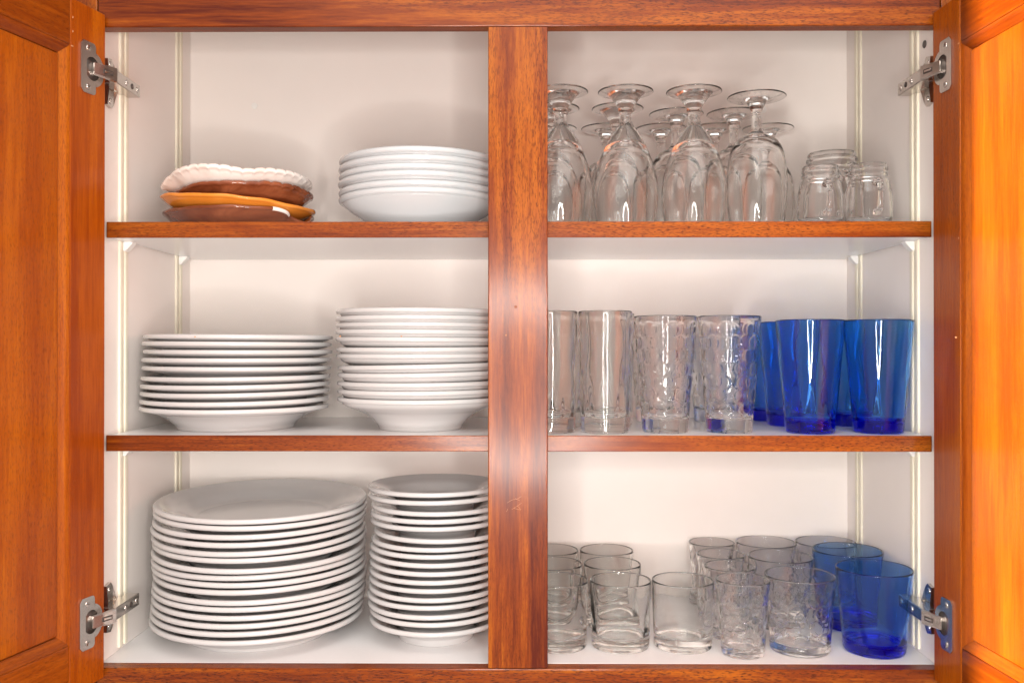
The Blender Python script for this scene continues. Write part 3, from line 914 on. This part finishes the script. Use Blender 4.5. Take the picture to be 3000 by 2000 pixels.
# ------------------------------------------------------------------ jar mugs
def jar(x, y, s, hang, label):
    H = 0.0685 * s
    o_ = [(0, 0.0012), (0.0165, 0.0008, 0.001), (0.0185, 0, 0.0015), (0.0215, 0, 0.003), (0.0248, 0.0048, 0.006), (0.0258, 0.018, 0.01), (0.0250, 0.036, 0.01),
          (0.0222, 0.0485, 0.005), (0.0200, 0.0530, 0.002), (0.0196, 0.0545, 0.001), (0.0207, 0.0556, 0.0009), (0.0207, 0.0580, 0.0009), (0.0197, 0.0592, 0.0008),
          (0.0196, 0.0608, 0.0008), (0.0205, 0.0618, 0.0008), (0.0204, 0.0636, 0.0008), (0.0196, 0.0646, 0.0008), (0.0196, 0.0672, 0.0006), (0.0190, 0.0685, 0.0008), (0.0178, 0.0685, 0.0008)]
    i_ = [(0.0174, 0.067, 0.001), (0.0172, 0.055, 0.003), (0.0195, 0.047, 0.006), (0.0226, 0.036, 0.01), (0.0236, 0.018, 0.01), (0.0224, 0.0065, 0.005), (0.0150, 0.0042, 0.004), (0, 0.0038)]
    pr = fillet([(a[0] * s, a[1] * s, a[2] * s if len(a) > 2 else 0) for a in o_ + i_], 4)
    r = empty('jar_mug', (x, y, ZS1 + 0.0003))
    me = lathe('jar', pr, 80); me.materials.append(GLASS)
    j = bpy.data.objects.new('jar', me); C.objects.link(j); j.parent = r
    path = [(0.0236, 0.0440), (0.0275, 0.0468), (0.0325, 0.0470), (0.0368, 0.0440), (0.0385, 0.0385), (0.0385, 0.0300), (0.0382, 0.0215), (0.0360, 0.0160), (0.0320, 0.0130), (0.0280, 0.0126), (0.0254, 0.0135)]
    path = spline([(a * s, b * s) for a, b in path], 4)
    n = len(path)
    rad = [s * (0.0031 + 0.0012 * (abs(k / (n - 1) - 0.5) * 2) ** 4) for k in range(n)]
    b = tube_bm([(p, 0, z) for p, z in path], rad, 14)
    hm = bm_mesh('handle', b, True, 60); hm.materials.append(GLASS)
    h = bpy.data.objects.new('handle', hm); C.objects.link(h); h.parent = r
    h.rotation_euler = (0, 0, R(hang))
    tag(r, label, 'mug', 'glass jar mugs on the upper shelf')
jar(gx(2402, 0.051), 0.051, 0.985, -94, 'small glass jar mug nearest the goblets, handle forward')
jar(gx(2541, 0.049), 0.049, 1.01, -92, 'small glass jar mug closest to the right wall')
jar(gx(2435, 0.123), 0.123, 1.42, -88, 'larger glass jar mug behind the two small mugs')

# ------------------------------------------------------------------ tumblers
def tumbler_prof(rb, rt, H, base_t, wall, rim_n=6, nz=40, foot=0.0, curve=0.0, push=0.0012):
    """outside and inside walls sampled evenly so they can be displaced; returns profile and index ranges"""
    pr = [(0, push), (rb * 0.55, push), (rb * 0.82, push * 0.8), (rb - 0.0028, 0.0002), (rb - 0.0016, 0.0), (rb - 0.0005, 0.0005), (rb, 0.0016)]
    a = len(pr)
    for k in range(nz + 1):
        t = k / nz
        z = 0.0026 + (H - 0.0045) * t
        r = rb + (rt - rb) * (z / H) + curve * math.sin(PI * t)
        pr.append((r, z))
    b = len(pr)
    for k in range(1, rim_n):
        ang = PI * k / rim_n
        pr.append((rt - wall * 0.5 + wall * 0.5 * math.cos(ang) , H - 0.0018 + 0.0016 * math.sin(ang)))
    c = len(pr)
    for k in range(nz + 1):
        t = 1 - k / nz
        z = base_t + 0.004 + (H - 0.006 - base_t) * t
        r = rb + (rt - rb) * (z / H) + curve * math.sin(PI * z / H) - wall * (1 + 0.25 * (1 - t))
        pr.append((r, z))
    d = len(pr)
    ri = pr[-1][0]
    pr += [(ri - 0.0008, base_t + 0.0022), (ri - 0.0026, base_t + 0.0008), (ri - 0.005, base_t + 0.0002), (ri * 0.5, base_t), (0, base_t)]
    return pr, (a, b), (c, d)

def DIMPLE(q): return min(1.0, (1 - q) / 0.2)     # flat-bottomed round dimple with a crisp edge
def bubble_mesh(name, rb, rt, H, base_t, rows, cols, rad, z0, z1, depth=0.0010, segs=160, nz=90):
    pr, ro, ri = tumbler_prof(rb, rt, H, base_t, 0.0022, nz=nz)
    zs = [z0 + (z1 - z0) * k / (rows - 1) for k in range(rows)]
    def disp(i, r, z, a):
        if not (ro[0] <= i < ro[1]): return 0
        v = 0
        for k, zc in enumerate(zs):
            if abs(z - zc) > rad: continue
            st = 2 * PI / cols
            off = (k % 2) * st / 2 + 0.13 * math.sin(k * 2.1)
            d_a = ((a - off + st / 2) % st) - st / 2
            q = math.hypot(d_a * r, z - zc) / (rad * (0.85 + 0.15 * (r - rb) / max(rt - rb, 1e-4)))
            if q < 1:
                v = max(v, DIMPLE(q))
        return -depth * v
    me = lathe(name, pr, segs, disp)
    return me

def optic_mesh(name, rb, rt, H, base_t, wall, lobes, amp, seed, segs=128, nz=50, push=0.0016, fade=0.45, curve=0.0):
    pr, ro, ri = tumbler_prof(rb, rt, H, base_t, wall, nz=nz, push=push, curve=curve)
    def disp(i, r, z, a):
        if ri[0] <= i < ri[1] + 2:
            t = min(1, max(0, (z - base_t) / (H * fade)))
            f = (1 - t) ** 1.5
            return amp * f * (math.cos(lobes * a + seed) - 0.4) + 0.00012 * math.sin(5 * a + z * 90 + seed)
        return 0.00006 * math.sin(3 * a + z * 60 + seed)
    return lathe(name, pr, segs, disp)

TALL = optic_mesh('tall_tumbler', 0.0268, 0.0297, 0.1335, 0.0165, 0.0020, 9, 0.0011, 0.6)
BUB_T = bubble_mesh('bubble_tumbler', 0.0250, 0.0350, 0.1282, 0.0150, 7, 8, 0.0094, 0.026, 0.113, depth=0.0008, segs=260, nz=160)
BUB_S = bubble_mesh('bubble_juice_glass', 0.0230, 0.0295, 0.0813, 0.0095, 4, 7, 0.0096, 0.0165, 0.064, depth=0.0007, segs=220, nz=100)
BUB_L = bubble_mesh('bubble_rocks_glass', 0.0325, 0.0384, 0.0826, 0.0090, 4, 8, 0.0105, 0.0165, 0.063, depth=0.0007, segs=250, nz=100)
LOW = optic_mesh('rocks_glass', 0.0322, 0.0344, 0.0738, 0.0125, 0.0019, 4, 0.0017, 0.35, fade=0.7, push=0.0035)
BLUE_T = optic_mesh('blue_tumbler', 0.0262, 0.0372, 0.1238, 0.0125, 0.0020, 12, 0.0003, 0.2)
BLUE_S = optic_mesh('blue_rocks_glass', 0.0325, 0.0408, 0.0908, 0.0110, 0.0018, 6, 0.0005, 0.9)
TALL.materials.append(GLASS_GREEN); LOW.materials.append(GLASS_GREEN)
for me in (BUB_T, BUB_S, BUB_L): me.materials.append(GLASS)
BLUE_T.materials.append(BLUE); BLUE_S.materials.append(BLUE_PALE)

def put_glass(name, me, x, y, z, rot, label, group):
    o = bpy.data.objects.new(name, me); C.objects.link(o)
    o.location = (x, y, z + 0.0003)
    o.rotation_euler = (0, 0, R(rot))
    return tag(o, label, 'glass', group)

GT = 'tall clear tumblers beside the post'
put_glass('tall_tumbler', TALL, gx(1613, .0455), .0455, ZS2, 10, 'tall plain clear tumbler half hidden by the post', GT)
put_glass('tall_tumbler', TALL, gx(1773, .0440), .0440, ZS2, 47, 'tall plain clear tumbler next to the bubbled tumblers', GT)
put_glass('tall_tumbler', TALL, gx(1640, .1225), .1225, ZS2, 80, 'tall plain clear tumbler behind, nearer the post', GT)
put_glass('tall_tumbler', TALL, gx(1785, .1240), .1240, ZS2, 120, 'tall plain clear tumbler behind, farther from the post', GT)
GBT = 'tall bubbled tumblers on the lower shelf'
put_glass('bubble_tumbler', BUB_T, gx(1948, .0455), .0455, ZS2, 5, 'tall bubbled tumbler in front, nearer the plain tumblers', GBT)
put_glass('bubble_tumbler', BUB_T, gx(2135, .0455), .0455, ZS2, 71, 'tall bubbled tumbler in front, beside the blue tumblers', GBT)
put_glass('bubble_tumbler', BUB_T, gx(1922, .1880), .1880, ZS2, 33, 'tall bubbled tumbler at the back, behind the plain and bubbled ones', GBT)
put_glass('bubble_tumbler', BUB_T, gx(2092, .1880), .1880, ZS2, 140, 'tall bubbled tumbler at the back, seen between the front bubbled pair', GBT)
GBL = 'tall cobalt blue tumblers on the lower shelf'
put_glass('blue_tumbler', BLUE_T, gx(2371, .0420), .0420, ZS2, 0, 'front cobalt blue tumbler, left one of the front pair', GBL)
put_glass('blue_tumbler', BLUE_T, gx(2570, .0430), .0430, ZS2, 50, 'cobalt blue tumbler at the front, closest to the right wall', GBL)
put_glass('blue_tumbler', BLUE_T, gx(2312, .1305), .1305, ZS2, 100, 'cobalt blue tumbler just behind, left of the front blue pair', GBL)
put_glass('blue_tumbler', BLUE_T, gx(2494, .1305), .1305, ZS2, 20, 'cobalt blue tumbler behind, in the gap between the front blue pair', GBL)
put_glass('blue_tumbler', BLUE_T, gx(2248, .2065), .2065, ZS2, 75, 'cobalt blue tumbler farthest back, next to a bubbled tumbler', GBL)

GL = 'low clear rocks glasses beside the post'
for px, y, rt, lab in ((1634, .0590, 0, 'low clear rocks glass in front, cut off by the post'),
                       (1817, .0590, 40, 'low clear rocks glass in front, middle of the front three'),
                       (1999, .0590, 100, 'low clear rocks glass in front, beside the small bubbled glasses'),
                       (1623, .1340, 64, 'low clear rocks glass in the second row, against the post'),
                       (1793, .1350, 22, 'low clear rocks glass in the second row, farther from the post'),
                       (1616, .2070, 130, 'low clear rocks glass in the third row, against the post'),
                       (1776, .2070, 77, 'low clear rocks glass in the third row, farther from the post')):
    put_glass('rocks_glass', LOW, gx(px, y), y, ZF, rt, lab, GL)
GS = 'row of small bubbled juice glasses'
for x, y, rt, lab in ((0.2455, .033, 12, 'frontmost of the small bubbled juice glasses'),
                      (0.2455, .0925, 50, 'second of the small bubbled juice glasses from the front'),
                      (0.2490, .1530, 95, 'third of the small bubbled juice glasses from the front'),
                      (0.2515, .2190, 20, 'rearmost of the small bubbled juice glasses, at the back wall')):
    put_glass('bubble_juice_glass', BUB_S, x, y, ZF, rt, lab, GS)
GM = 'wide bubbled rocks glasses'
for x, y, rt, lab in ((0.3125, .048, 30, 'frontmost wide bubbled rocks glass beside the blue one'),
                      (0.3165, .1360, 75, 'wide bubbled rocks glass, second from the front'),
                      (0.3205, .2145, 10, 'wide bubbled rocks glass at the back wall, left of two'),
                      (0.3980, .2150, 55, 'wide bubbled rocks glass in the back corner behind the blue ones')):
    put_glass('bubble_rocks_glass', BUB_L, x, y, ZF, rt, lab, GM)
GB_ = 'low cobalt blue glasses on the cabinet floor'
put_glass('blue_rocks_glass', BLUE_S, 0.3935, .0450, ZF, 0, 'low blue rocks glass in front, by the lower right hinge', GB_)
put_glass('blue_rocks_glass', BLUE_S, 0.3965, .1340, ZF, 40, 'low blue rocks glass behind the front blue one', GB_)
